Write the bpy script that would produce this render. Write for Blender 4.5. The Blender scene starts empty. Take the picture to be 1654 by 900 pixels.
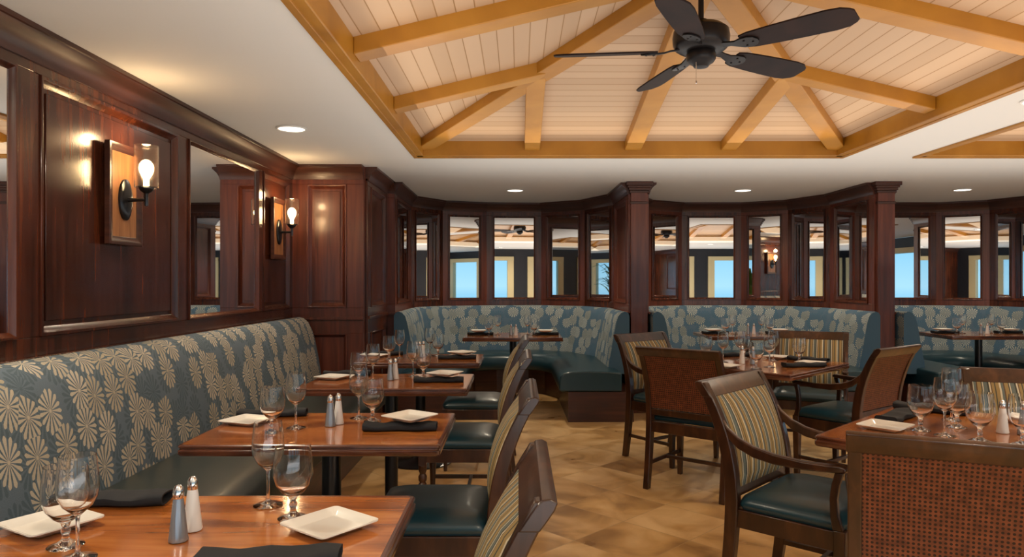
import bpy, bmesh, math, random
from mathutils import Vector, Matrix
random.seed(7)
S = bpy.context.scene
C = S.collection
PI = math.pi
# ------------------------------------------------------------ camera
H = 1.30; F = 1150.0
cd = bpy.data.cameras.new('camera'); cam = bpy.data.objects.new('camera', cd); C.objects.link(cam)
cam.location = (0, 0, H); cam.rotation_euler = (PI/2, 0, 0)
cd.sensor_width = 36; cd.lens = F/1654*36; cd.shift_x = -11/1654; cd.shift_y = 6/1654
cd.clip_start = 0.05; cd.clip_end = 200
S.camera = cam
# ------------------------------------------------------------ view
S.view_settings.view_transform = 'Standard'; S.view_settings.look = 'None'
S.view_settings.gamma = 1; S.view_settings.use_curve_mapping = False
S.view_settings.exposure = 0.12
# ------------------------------------------------------------ world: bright sea haze under a blue sky
w = bpy.data.worlds.new('sky'); S.world = w; w.use_nodes = True
nt = w.node_tree; nt.nodes.clear()
tc = nt.nodes.new('ShaderNodeTexCoord'); sp = nt.nodes.new('ShaderNodeSeparateXYZ')
cr = nt.nodes.new('ShaderNodeValToRGB'); bg = nt.nodes.new('ShaderNodeBackground'); wo = nt.nodes.new('ShaderNodeOutputWorld')
mr = nt.nodes.new('ShaderNodeMapRange'); mr.inputs['From Min'].default_value = -0.12; mr.inputs['From Max'].default_value = 0.25
nt.links.new(tc.outputs['Generated'], sp.inputs[0]); nt.links.new(sp.outputs['Z'], mr.inputs['Value'])
nt.links.new(mr.outputs[0], cr.inputs[0]); nt.links.new(cr.outputs[0], bg.inputs[0]); nt.links.new(bg.outputs[0], wo.inputs[0])
e = cr.color_ramp.elements
e[0].position = 0; e[0].color = (.10, .42, .72, 1); e[1].position = 1; e[1].color = (.30, .60, .85, 1)
for p, c_ in ((.22, (.13, .50, .80)), (.31, (.42, .76, .95)), (.42, (.30, .66, .90)), (.60, (.50, .78, .95))):
    k = e.new(p); k.color = (*c_, 1)
bg.inputs[1].default_value = 1.15
# ------------------------------------------------------------ lights
def lamp(name, kind, loc, power, color=(1, 1, 1), rot=(0, 0, 0), **kw):
    l = bpy.data.lights.new(name, kind); l.energy = power; l.color = color
    for a, b in kw.items(): setattr(l, a, b)
    o = bpy.data.objects.new(name, l); C.objects.link(o); o.location = loc; o.rotation_euler = rot
    return o
# added fill panel, standing in for daylight bounced off the floor behind the camera
lamp('window_daylight_bounce', 'AREA', (3.0, -1.9, .35), 110, (.92, .96, 1.0), (PI+math.radians(-12), 0, 0), shape='RECTANGLE', size=9.0, size_y=2.2)
lamp('room_bounce', 'AREA', (2.3, 3.0, 1.45), 112, (1.0, .97, .92), (PI, 0, 0), shape='RECTANGLE', size=6.4, size_y=6.8)  # added unseen upward panel that evens out the ceiling brightness
# vault bays, each brightened by added warm fill areas
COFFERS = ((-.80, 2.55, .94, 5.64), (3.17, 6.52, .94, 5.64))

# ============================================================ materials
M = {}
def mat(name, col, rough=.5, metal=0, coat=0, spec=.5, bump=None, **kw):
    m = bpy.data.materials.new(name); m.use_nodes = True
    b = m.node_tree.nodes['Principled BSDF']
    b.inputs['Base Color'].default_value = (*col, 1); b.inputs['Roughness'].default_value = rough
    b.inputs['Metallic'].default_value = metal; b.inputs['Coat Weight'].default_value = coat
    b.inputs['Coat Roughness'].default_value = .12
    b.inputs['Specular IOR Level'].default_value = spec
    for a, v in kw.items(): b.inputs[a].default_value = v
    M[name] = m
    return m
class N:
    """tiny node helper"""
    def __init__(s, m): s.t = m.node_tree; s.b = s.t.nodes['Principled BSDF']
    def n(s, kind, **kw):
        x = s.t.nodes.new(kind)
        for a, v in kw.items():
            if a.startswith('i_'): x.inputs[a[2:].replace('_', ' ')].default_value = v
            else: setattr(x, a, v)
        return x
    def l(s, a, b): s.t.links.new(a, b)
    def val(s, x, inp):
        if isinstance(x, (int, float)): inp.default_value = x
        else: s.l(x, inp)
    def math(s, op, a, b=None, c=None):
        x = s.n('ShaderNodeMath', operation=op)
        s.val(a, x.inputs[0])
        if b is not None: s.val(b, x.inputs[1])
        if c is not None: s.val(c, x.inputs[2])
        return x.outputs[0]
    def ramp(s, fac, stops, interp='LINEAR'):
        r = s.n('ShaderNodeValToRGB'); r.color_ramp.interpolation = interp
        el = r.color_ramp.elements
        el[0].position, el[0].color = stops[0][0], (*stops[0][1], 1)
        el[1].position, el[1].color = stops[-1][0], (*stops[-1][1], 1)
        for p, c_ in stops[1:-1]:
            k = el.new(p); k.color = (*c_, 1)
        s.l(fac, r.inputs[0]); return r.outputs[0]
    def mix(s, fac, a, b, blend='MIX'):
        x = s.n('ShaderNodeMix', data_type='RGBA', blend_type=blend)
        s.val(fac, x.inputs[0])
        for q, i in ((a, 6), (b, 7)):
            if isinstance(q, tuple): x.inputs[i].default_value = (*q, 1)
            else: s.l(q, x.inputs[i])
        return x.outputs[2]
    def bump(s, h, strength=.3, dist=.01):
        x = s.n('ShaderNodeBump'); x.inputs['Strength'].default_value = strength; x.inputs['Distance'].default_value = dist
        s.l(h, x.inputs['Height']); s.l(x.outputs[0], s.b.inputs['Normal'])
def coords(n, kind='Object', scale=(1, 1, 1), rot=(0, 0, 0), loc=(0, 0, 0)):
    t = n.n('ShaderNodeTexCoord'); mp = n.n('ShaderNodeMapping')
    mp.inputs['Scale'].default_value = scale; mp.inputs['Rotation'].default_value = rot; mp.inputs['Location'].default_value = loc
    n.l(t.outputs[kind], mp.inputs[0]); return mp.outputs[0]
def wood(name, dark, mid, light, scale, rough=.3, coat=.6, blotch=1.2):
    m = mat(name, mid, rough, coat=coat); n = N(m)
    v = coords(n, scale=scale)
    a = n.n('ShaderNodeTexNoise'); a.inputs['Scale'].default_value = 1; a.inputs['Detail'].default_value = 6; a.inputs['Distortion'].default_value = .6
    n.l(v, a.inputs['Vector'])
    v2 = coords(n)
    b = n.n('ShaderNodeTexNoise'); b.inputs['Scale'].default_value = blotch; b.inputs['Detail'].default_value = 3
    n.l(v2, b.inputs['Vector'])
    f = n.math('ADD', n.math('MULTIPLY', a.outputs['Fac'], .6), n.math('MULTIPLY', b.outputs['Fac'], .4))
    n.l(n.ramp(f, ((.33, dark), (.5, mid), (.68, light))), n.b.inputs['Base Color'])
    n.bump(a.outputs['Fac'], .04, .004)
    return m
wood('mahogany', (.022, .005, .002), (.070, .016, .006), (.15, .038, .013), (28, 28, 1.6), .26, .25)
wood('mahogany_rail', (.028, .009, .005), (.055, .016, .008), (.10, .030, .014), (2, 2, 28), .36, .08)
wood('red_mahogany', (.055, .014, .008), (.115, .026, .013), (.19, .048, .022), (28, 28, 1.6), .34, .25)
wood('chair_wood', (.016, .005, .002), (.040, .013, .005), (.095, .034, .012), (20, 20, 4), .28, .35, 5)
wood('table_wood', (.12, .028, .006), (.46, .145, .028), (.70, .28, .07), (2.2, 26, 26), .13, .8, 3)
wood('table_edge', (.04, .012, .006), (.10, .028, .013), (.2, .06, .025), (6, 6, 40), .25, .8, 5)
wood('sconce_block', (.22, .08, .025), (.40, .17, .06), (.58, .28, .11), (30, 30, 3), .35, .3)
wood('beam', (.31, .125, .008), (.41, .175, .012), (.49, .225, .022), (3, 3, 3), .45, .15, 2)
wood('fan_blade', (.008, .004, .004), (.014, .007, .006), (.026, .011, .008), (8, 8, 8), .55, 0)
mat('fan_metal', (.010, .008, .008), .35, metal=.3, spec=.3)
M['fan_blade'].node_tree.nodes['Principled BSDF'].inputs['Specular IOR Level'].default_value = .15
mat('black_metal', (.010, .010, .012), .28, metal=.4, coat=.3)
mat('chrome', (.75, .75, .75), .12, metal=1)
mat('mirror', (.86, .87, .88), .012, metal=1)
mat('white_trim', (.8, .78, .72), .5)
mat('porcelain', (.86, .85, .80), .15, coat=.5)
mat('napkin', (.010, .012, .017), .85)
mat('salt', (.8, .8, .8), .5)
mat('pepper', (.34, .37, .42), .25, metal=.6)
mat('dark_paint', (.012, .014, .02), .5)
mat('cream_paint', (.60, .50, .28), .5)
mat('glass', (1, 1, 1), 0.0, **{'Transmission Weight': 1.0, 'IOR': 1.46})
mat('thin_glass', (1, 1, 1), 0.02, **{'Transmission Weight': 1.0, 'IOR': 1.02})
mat('leaf', (.06, .16, .03), .45)
mat('pot', (.12, .05, .03), .4)
m = mat('bulb', (1, .85, .6), .5); N(m).b.inputs['Emission Color'].default_value = (1, .72, .38, 1); N(m).b.inputs['Emission Strength'].default_value = 50
m = mat('downlight_lens', (1, 1, 1), .5); N(m).b.inputs['Emission Color'].default_value = (1, .93, .82, 1); N(m).b.inputs['Emission Strength'].default_value = 3
# shade: seeded clear glass
m = mat('shade_glass', (1, .95, .88), .16, **{'Transmission Weight': 1.0, 'IOR': 1.35})
# ceiling plaster
m = mat('plaster', (.74, .725, .68), .8, spec=.2); n = N(m)
a = n.n('ShaderNodeTexNoise'); a.inputs['Scale'].default_value = 60; n.l(coords(n), a.inputs['Vector']); n.bump(a.outputs['Fac'], .05, .002)
# vault planks: grooves every 0.11 m down the slope; UV u runs along the eave
m = mat('planks', (.62, .42, .24), .5, spec=.3); n = N(m)
t = n.n('ShaderNodeUVMap'); s_ = n.n('ShaderNodeSeparateXYZ'); n.l(t.outputs[0], s_.inputs[0])
u = n.math('DIVIDE', s_.outputs['X'], .088); fr = n.math('FRACT', u); fl = n.math('FLOOR', u)
wn = n.n('ShaderNodeTexWhiteNoise', noise_dimensions='1D'); n.l(fl, wn.inputs['W'])
base = n.ramp(wn.outputs['Value'], ((0, (.47, .32, .20)), (1, (.55, .385, .25))))
gr = n.math('LESS_THAN', fr, .06)
n.l(n.mix(gr, base, (.30, .17, .07)), n.b.inputs['Base Color'])
# floor: travertine tiles laid on the diagonal
m = mat('travertine', (.5, .3, .15), .3, coat=.15, spec=.45); n = N(m)
v = coords(n, rot=(0, 0, PI/4), loc=(0, 0, 0))
sx = n.n('ShaderNodeSeparateXYZ')
ad = n.n('ShaderNodeVectorMath', operation='ADD')
ox, oy = .565, 3.87
c45 = math.cos(PI/4)
ad.inputs[1].default_value = (-(ox*c45-oy*c45), -(ox*c45+oy*c45), 0)
n.l(v, ad.inputs[0]); n.l(ad.outputs[0], sx.inputs[0])
T = .41
ux = n.math('DIVIDE', sx.outputs['X'], T); uy = n.math('DIVIDE', sx.outputs['Y'], T)
cb = n.n('ShaderNodeCombineXYZ'); n.l(n.math('FLOOR', ux), cb.inputs[0]); n.l(n.math('FLOOR', uy), cb.inputs[1])
wn = n.n('ShaderNodeTexWhiteNoise', noise_dimensions='3D'); n.l(cb.outputs[0], wn.inputs['Vector'])
no = n.n('ShaderNodeTexNoise'); no.inputs['Scale'].default_value = 3.2; no.inputs['Detail'].default_value = 7; no.inputs['Distortion'].default_value = .8
sc_ = n.n('ShaderNodeVectorMath', operation='MULTIPLY_ADD'); n.l(wn.outputs['Color'], sc_.inputs[0]); sc_.inputs[1].default_value = (7, 7, 7); n.l(v, sc_.inputs[2])
n.l(sc_.outputs[0], no.inputs['Vector'])
f = n.math('ADD', n.math('MULTIPLY', no.outputs['Fac'], .82), n.math('MULTIPLY', wn.outputs['Value'], .18))
base = n.ramp(f, ((.26, (.28, .15, .055)), (.46, (.60, .36, .14)), (.64, (.78, .53, .26))))
gx = n.math('LESS_THAN', n.math('FRACT', ux), .012); gy = n.math('LESS_THAN', n.math('FRACT', uy), .012)
n.l(n.mix(n.math('MAXIMUM', gx, gy), base, (.50, .33, .16)), n.b.inputs['Base Color'])
n.l(n.math('ADD', n.math('MULTIPLY', no.outputs['Fac'], .25), .2), n.b.inputs['Roughness'])
# palm-leaf woven fabric on UV metres
def palm(name, base, c1, c2, c3, sc):
    m = mat(name, base, .75, spec=.25); n = N(m)
    u = n.n('ShaderNodeUVMap')
    out = None
    col = None
    for layer, (off, cells) in enumerate((((.37, .13, 0), .4), ((0, 0, 0), .75))):
        mp = n.n('ShaderNodeMapping'); mp.inputs['Scale'].default_value = (*sc, 1); mp.inputs['Location'].default_value = off
        n.l(u.outputs[0], mp.inputs[0])
        vo = n.n('ShaderNodeTexVoronoi', voronoi_dimensions='2D'); vo.inputs['Scale'].default_value = 1; vo.inputs['Randomness'].default_value = .62
        n.l(mp.outputs[0], vo.inputs['Vector'])
        sub = n.n('ShaderNodeVectorMath', operation='SUBTRACT'); n.l(mp.outputs[0], sub.inputs[0]); n.l(vo.outputs['Position'], sub.inputs[1])
        sp_ = n.n('ShaderNodeSeparateXYZ'); n.l(sub.outputs[0], sp_.inputs[0])
        ang = n.math('ARCTAN2', sp_.outputs['X'], sp_.outputs['Y'])
        d = vo.outputs['Distance']
        # petals: 15 lobes with a notch between; lobe tips scalloped
        wv = n.math('COSINE', n.math('MULTIPLY', ang, 15))
        rad = n.math('ADD', n.math('MULTIPLY', n.math('COSINE', n.math('MULTIPLY', ang, 2)), .06), .50)
        rad = n.math('ADD', rad, n.math('MULTIPLY', wv, .05))
        inside = n.math('LESS_THAN', d, rad)
        gap = n.math('GREATER_THAN', wv, n.math('SUBTRACT', n.math('MULTIPLY', .02, 1), n.math('MULTIPLY', d, .9)))
        core = n.math('MAXIMUM', gap, n.math('LESS_THAN', d, .05))
        mask = n.math('MULTIPLY', inside, core)
        scol = n.n('ShaderNodeSeparateColor'); n.l(vo.outputs['Color'], scol.inputs[0])
        if layer == 0:
            colr = n.ramp(scol.outputs[0], ((0, c3), (1, c3)))
            col = n.mix(n.math('MULTIPLY', mask, .8), base, colr)
        else:
            colr = n.ramp(scol.outputs[0], ((0, c1), (.5, c2), (1, c1)))
            mask = n.math('MULTIPLY', mask, n.math('GREATER_THAN', scol.outputs[1], .2))
            col = n.mix(mask, col, colr)
            out = mask
    # weave
    wv = n.n('ShaderNodeTexNoise'); wv.inputs['Scale'].default_value = 350; n.l(u.outputs[0], wv.inputs['Vector'])
    col = n.mix(.35, col, n.ramp(wv.outputs['Fac'], ((.3, (.25, .25, .25)), (.7, (1, 1, 1)))), 'MULTIPLY')
    n.l(col, n.b.inputs['Base Color'])
    n.bump(n.math('ADD', n.math('MULTIPLY', out, .6), n.math('MULTIPLY', wv.outputs['Fac'], .4)), .3, .003)
palm('palm_fabric', (.15, .20, .25), (.62, .56, .45), (.48, .42, .31), (.09, .135, .165), (7.9, 6.6))
palm('booth_fabric', (.11, .18, .26), (.50, .53, .49), (.33, .34, .28), (.07, .16, .25), (6.4, 8.8))  # same palm fabric, bluish window daylight tinted into its colours
# striped upholstery, UV u metres
m = mat('stripe_fabric', (.4, .3, .15), .7, spec=.25); n = N(m)
u = n.n('ShaderNodeUVMap'); s_ = n.n('ShaderNodeSeparateXYZ'); n.l(u.outputs[0], s_.inputs[0])
fr = n.math('FRACT', n.math('DIVIDE', s_.outputs['X'], .105))
G = (.33, .23, .095); D = (.055, .06, .05); K = (.62, .56, .41); B = (.14, .165, .15); W_ = (.13, .07, .035)
n.l(n.ramp(fr, ((0, G), (.13, D), (.17, G), (.27, W_), (.31, K), (.37, D), (.43, B), (.58, K), (.62, D), (.66, G), (.80, W_), (.84, B), (.93, K)), 'CONSTANT'), n.b.inputs['Base Color'])
wv = n.n('ShaderNodeTexNoise'); wv.inputs['Scale'].default_value = 300; n.l(u.outputs[0], wv.inputs['Vector']); n.bump(wv.outputs['Fac'], .25, .002)
# cane webbing, UV metres: light strands over dark hexagon-like holes
m = mat('cane', (.2, .07, .03), .45, spec=.4); n = N(m)
u = n.n('ShaderNodeUVMap')
mp = n.n('ShaderNodeMapping'); mp.inputs['Scale'].default_value = (80, 80, 1); n.l(u.outputs[0], mp.inputs[0])
s_ = n.n('ShaderNodeSeparateXYZ'); n.l(mp.outputs[0], s_.inputs[0])
def tri(x): return n.math('ABSOLUTE', n.math('SUBTRACT', n.math('FRACT', x), .5))
hx = tri(s_.outputs['X']); hy = tri(s_.outputs['Y'])
dist = n.math('SQRT', n.math('ADD', n.math('POWER', hx, 2), n.math('POWER', hy, 2)))
hole = n.math('LESS_THAN', dist, .30)
no = n.n('ShaderNodeTexNoise'); no.inputs['Scale'].default_value = 40; n.l(u.outputs[0], no.inputs['Vector'])
st = n.ramp(no.outputs['Fac'], ((.3, (.10, .028, .012)), (.7, (.21, .062, .026))))
n.l(n.mix(hole, st, (.020, .007, .004)), n.b.inputs['Base Color'])
n.bump(n.math('SUBTRACT', 1, hole), .7, .003)
# leather
for nm, c_ in (('teal_leather', (.010, .042, .060)), ('dark_leather', (.030, .040, .038))):
    m = mat(nm, c_, .34, coat=.12); n = N(m)
    vo = n.n('ShaderNodeTexVoronoi'); vo.inputs['Scale'].default_value = 260; n.l(coords(n), vo.inputs['Vector'])
    n.bump(vo.outputs['Distance'], .08, .002)

# ============================================================ mesh building
class MB:
    def __init__(s): s.bm = bmesh.new(); s.uv = s.bm.loops.layers.uv.new('UVMap')
    def quadface(s, vs, uvs=None):
        try: f = s.bm.faces.new(vs)
        except ValueError: return None
        if uvs:
            for l_, q in zip(f.loops, uvs): l_[s.uv].uv = q
        return f
    def box(s, x0, x1, y0, y1, z0, z1, mtx=None):
        p = [Vector((x, y, z)) for z in (z0, z1) for y in (y0, y1) for x in (x0, x1)]
        if mtx: p = [mtx @ q for q in p]
        v = [s.bm.verts.new(q) for q in p]
        for f in ((0, 2, 3, 1), (4, 5, 7, 6), (0, 1, 5, 4), (2, 6, 7, 3), (0, 4, 6, 2), (1, 3, 7, 5)):
            s.quadface([v[i] for i in f])
        return s
    def loft(s, rings, closed=True, caps=True, uvf=None, loop=False):
        R = [[s.bm.verts.new(p) for p in r] for r in rings]
        n_ = len(R[0]); m_ = len(R)
        for i in range(m_ if loop else m_-1):
            a, b = R[i], R[(i+1) % m_]
            for j in range(n_ if closed else n_-1):
                k = (j+1) % n_
                uvs = None
                if uvf: uvs = [uvf[i][j], uvf[i][j+1], uvf[i+1][j+1], uvf[i+1][j]]
                s.quadface([a[j], a[k], b[k], b[j]], uvs)
        if caps and closed and not loop:
            s.quadface(list(reversed(R[0]))); s.quadface(R[-1])
        return s
    def lathe(s, prof, seg=24, c=(0, 0, 0)):
        rings = []
        for r, z in prof:
            rings.append([(c[0]+max(r, 1e-4)*math.cos(2*PI*k/seg), c[1]+max(r, 1e-4)*math.sin(2*PI*k/seg), c[2]+z) for k in range(seg)])
        return s.loft(rings)
    def tube(s, pts, r, seg=10):
        pts = [Vector(p) for p in pts]; rings = []
        for i, p in enumerate(pts):
            d = (pts[min(i+1, len(pts)-1)]-pts[max(i-1, 0)]).normalized()
            up = Vector((0, 0, 1)) if abs(d.z) < .9 else Vector((1, 0, 0))
            a = d.cross(up).normalized(); b = a.cross(d)
            rr = r[i] if isinstance(r, (list, tuple)) else r
            rings.append([p+a*rr*math.cos(2*PI*k/seg)+b*rr*math.sin(2*PI*k/seg) for k in range(seg)])
        return s.loft(rings)
    def build(s, name, m, parent=None, smooth=False, bevel=0, seg=2, sub=0):
        bmesh.ops.recalc_face_normals(s.bm, faces=s.bm.faces)
        me = bpy.data.meshes.new(name); s.bm.to_mesh(me); s.bm.free()
        me.materials.append(M[m] if isinstance(m, str) else m)
        o = bpy.data.objects.new(name, me); C.objects.link(o)
        if parent: o.parent = parent
        if bevel:
            b = o.modifiers.new('bevel', 'BEVEL'); b.width = bevel; b.segments = seg; b.limit_method = 'ANGLE'; b.angle_limit = math.radians(40)
        if sub:
            b = o.modifiers.new('sub', 'SUBSURF'); b.levels = sub; b.render_levels = sub
        if smooth or bevel:
            for p in me.polygons: p.use_smooth = True
            if not sub: me.set_sharp_from_angle(angle=math.radians(38))
        return o
def tag(o, label=None, cat=None, group=None, kind=None):
    for k, v in (('label', label), ('category', cat), ('group', group), ('kind', kind)):
        if v: o[k] = v
    return o
def struct(o): o['kind'] = 'structure'; return o
def empty(name, loc=(0, 0, 0), rz=0, label=None, cat=None, group=None):
    o = bpy.data.objects.new(name, None); C.objects.link(o); o.location = loc; o.rotation_euler = (0, 0, rz); o.empty_display_size = .1
    return tag(o, label, cat, group)
def kids(o): return [c for c in C.objects if c.parent is o]
def copy_tree(o, loc=None, rz=None, label=None, group=None, parent=None):
    c = o.copy(); C.objects.link(c); c.parent = parent
    if loc is not None: c.location = loc
    if rz is not None: c.rotation_euler = (0, 0, rz)
    if label: c['label'] = label
    if group: c['group'] = group
    for k in kids(o): copy_tree(k, parent=c)
    return c
def rbox(cx, cy, z0, z1, hx, hy, r=.03, n=6, dome=0, taper=0):
    """rings of a rounded rectangle cushion"""
    def ring(ax, ay, z, rr):
        out = []
        rr = min(rr, ax, ay)
        for q, (sx, sy) in enumerate(((1, 1), (-1, 1), (-1, -1), (1, -1))):
            for k in range(n+1):
                a = q*PI/2+k*PI/2/n
                out.append((cx+sx*(ax-rr)+rr*math.cos(a), cy+sy*(ay-rr)+rr*math.sin(a), z))
        return out
    return ring

# ============================================================ the room
ZC = 2.30; XL = -1.96; YB = -3.3; XR = 8.6; YF = 9.6
struct(MB().box(XL-.15, XR, YB-.15, YF, -.05, 0).build('floor', 'travertine'))
b = MB()
xs = [XL-.15, COFFERS[0][0], COFFERS[0][1], COFFERS[1][0], COFFERS[1][1], XR]
y0, y1 = COFFERS[0][2], COFFERS[0][3]
b.box(xs[0], xs[-1], YB-.15, y0, ZC, ZC+.08); b.box(xs[0], xs[-1], y1, YF, ZC, ZC+.08)
for i in (0, 2, 4): b.box(xs[i], xs[i+1], y0, y1, ZC, ZC+.08)
struct(b.build('ceiling', 'plaster'))

# ---- panelled walls: local frame, x along wall, y out of the wall into the room, z up
def frame_mtx(a, b_):
    """matrix with origin a, local x toward b, local y = left normal (into the room)"""
    d = Vector((b_[0]-a[0], b_[1]-a[1], 0)); L = d.length; d.normalize()
    nrm = Vector((-d.y, d.x, 0))
    m_ = Matrix(((d.x, nrm.x, 0, a[0]), (d.y, nrm.y, 0, a[1]), (0, 0, 1, 0), (0, 0, 0, 1)))
    return m_, L
ZR0, ZM0, ZM1, ZT = .99, 1.08, 2.14, 2.20
def crown_rings(L, m_, ext=.0):
    prof = ((0, ZT-.02), (.03, ZT-.02), (.035, ZT), (.042, ZT+.02), (.062, ZT+.05), (.085, ZT+.07), (.09, ZT+.078), (.10, ZT+.08), (.10, ZC-.001), (0, ZC-.001))
    return [[m_ @ Vector((x, p, z)) for p, z in prof] for x in (-ext, L+ext)]
def rectframe(b, m_, x0, x1, z0, z1, wd, ya, yb_):
    """mitred moulding ring: outer rectangle x0..x1,z0..z1, width wd, from y=ya at inner edge to y=yb_ at outer"""
    prof = ((0, 0), (0, yb_), (wd*.35, yb_), (wd*.55, yb_*.55+ya*.45), (wd, ya), (wd, 0))
    rings = []
    for (sx, sz) in ((0, 0), (1, 0), (1, 1), (0, 1)):
        r = []
        for i, y in prof:
            x = x0+i if sx == 0 else x1-i; z = z0+i if sz == 0 else z1-i
            r.append(m_ @ Vector((x, y, z)))
        rings.append(r)
    b.loft(rings, loop=True, caps=False)
def mirror_thing(m_, x0, x1, label, z0=ZM0, z1=ZM1, group='mirrors set in the wood panelling', y=.012):
    base = m_ @ Vector(((x0+x1)/2, 0, z0))
    t = empty('wall_mirror', base, 0, label, 'mirror', group)
    mi = Matrix.Translation(-base) @ m_
    f_ = MB(); rectframe(f_, mi, x0, x1, z0, z1, .028, y+.004, y+.022); f_.build('mirror_frame', 'mahogany', t, bevel=.001)
    MB().box(x0+.015, x1-.015, y-.004, y+.003, z0+.015, z1-.015, mi).build('mirror_glass', 'mirror', t)
def wall_panel(name, a, b_, openings, wood_='mahogany', lower=True, bt=.05, crown=True, zlow=None):
    """openings: list of (x0,x1,kind,label). boards stand .03 proud"""
    m_, L = frame_mtx(a, b_)
    b = MB()
    b.box(0, L, -bt, 0, 0, ZC-.002, m_)
    P = .022
    b.box(0, L, 0, P, ZM1, ZT, m_)                 # top rail
    b.box(0, L, 0, P, ZR0, ZM0, m_)                # bottom rail
    b.box(0, L, P, P+.018, ZR0-.012, ZR0+.012, m_) # nosing
    edges = [0]+[q for o in openings for q in (o[0], o[1])]+[L]
    for i in range(0, len(edges), 2):
        if edges[i+1]-edges[i] > .002: b.box(edges[i], edges[i+1], 0, P, ZM0, ZM1, m_)
    if lower:
        b.box(0, L, 0, P, 0, .16, m_); b.box(0, L, 0, P, .86, ZR0, m_)
        for i in range(0, len(edges), 2):
            if edges[i+1]-edges[i] > .002: b.box(edges[i], edges[i+1], 0, P, .16, .86, m_)
        for o in openings: rectframe(b, m_, o[0], o[1], .16, .86, .03, .004, P+.008)
    for o in openings:
        if o[2] == 'panel':
            rectframe(b, m_, o[0], o[1], ZM0, ZM1, .04, .004, P+.008)
            b.box(o[0]+.06, o[1]-.06, 0, .008, ZM0+.06, ZM1-.06, m_)
    struct(b.build(name, wood_, bevel=.002, seg=1))
    if crown: 
        c = MB(); c.loft(crown_rings(L, m_)); struct(c.build(name.replace('wall', 'trim')+'_crown' if False else 'trim_'+name.split('_', 1)[1], 'mahogany_rail', smooth=True))
    for o in openings:
        if o[2] == 'mirror': mirror_thing(m_, o[0], o[1], o[3])
    return m_, L
# left wall: a at far end so that the left normal points to +X.  local x = 6.12 - Y
def yl(Y): return 6.12-Y
wall_panel('wall_left', (XL, 6.12), (XL, YB), [
    (yl(6.02), yl(5.40), 'panel', ''),
    (yl(5.29), yl(4.17), 'mirror', 'tall wall mirror on the left wall between the two wall sconces'),
    (yl(4.05), yl(2.88), 'panel', ''),
    (yl(2.74), yl(1.60), 'mirror', 'wall mirror at the left edge of the photo'),
    (yl(1.46), yl(.30), 'panel', ''),
    (yl(.18), yl(-.95), 'mirror', 'wall mirror on the left wall beside the camera'),
    (yl(-1.1), yl(-2.2), 'panel', '')])
# projecting wood block at the end of the left wall
XP = -1.33
wall_panel('wall_return', (XP, 6.12), (XL, 6.12), [(XP+1.474, XP+1.815, 'panel', '')], 'red_mahogany')
wall_panel('wall_jamb', (XP, 7.10), (XP, 6.12+.05), [(.14, .80, 'panel', '')], 'mahogany')
wall_panel('wall_stub', (-1.23, 7.10), (XP, 7.10), [], 'red_mahogany', lower=False)
# booth walls (polygons, clockwise seen from above so normals point into the booth)
B1 = [(-1.26, 7.10), (-1.27, 8.28), (-.95, 8.78), (-.41, 9.0), (.29, 9.05), (.82, 8.70), (1.10, 8.10), (1.12, 7.13)]
B2 = [(1.28, 7.13), (1.28, 8.12), (1.55, 8.70), (2.05, 9.0), (2.81, 9.0), (3.30, 8.70), (3.56, 8.10), (3.58, 7.13)]
B3 = [(x+2.46, y) for x, y in B2]; 
names = ('left', 'middle', 'right')
spot = ('front left side', 'left corner', 'left of the centre', 'back centre', 'right of the centre', 'right corner', 'front right side')
for bi, P in enumerate((B1, B2, B3)):
    for i in range(7):
        a, b_ = P[i+1], P[i]
        _, L = frame_mtx(a, b_)
        k = 'mirror'
        if (bi == 0 and i == 6): k = 'panel'
        e_ = .075 if L < .9 else .12
        # stile positions
        wall_panel('wall_booth', a, b_, [(e_, L-e_, k, f'mirror of the {names[bi]} booth, {spot[i]} of its curved wood wall')], 'mahogany' if i % 2 else 'red_mahogany', lower=False)
# dividing columns
def column(x0, x1, label):
    t = empty('wood_column', ((x0+x1)/2, 7.16, 0), 0, label, 'column', 'square wood columns between the booths')
    h = (x1-x0)/2+.004; b = MB().box(-h, h, -.075, .075, 0, ZC-.10); b.build('shaft', 'red_mahogany', t, bevel=.004)
    b = MB()
    for d_, z0, z1 in ((.006, 2.08, 2.105), (.012, 2.19, 2.215), (.022, 2.215, 2.24), (.034, 2.24, 2.262), (.048, 2.262, 2.298)):
        b.box(-h-d_, h+d_, -.075-d_, .075+d_, z0, z1)
    b.build('capital', 'mahogany_rail', t, bevel=.004)
    MB().box(-h-.012, h+.012, -.087, .087, 0, .14).build('plinth', 'red_mahogany', t, bevel=.004)
column(1.12, 1.28, 'square reddish wood column between the left and middle booths')
column(3.58, 3.74, 'square reddish wood column between the middle and right booths')
column(6.04, 6.20, 'square wood column right of the right booth')
struct(MB().box(6.2, XR, 7.2, 7.3, 0, ZC-.002).build('wall_back', 'mahogany'))

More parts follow.
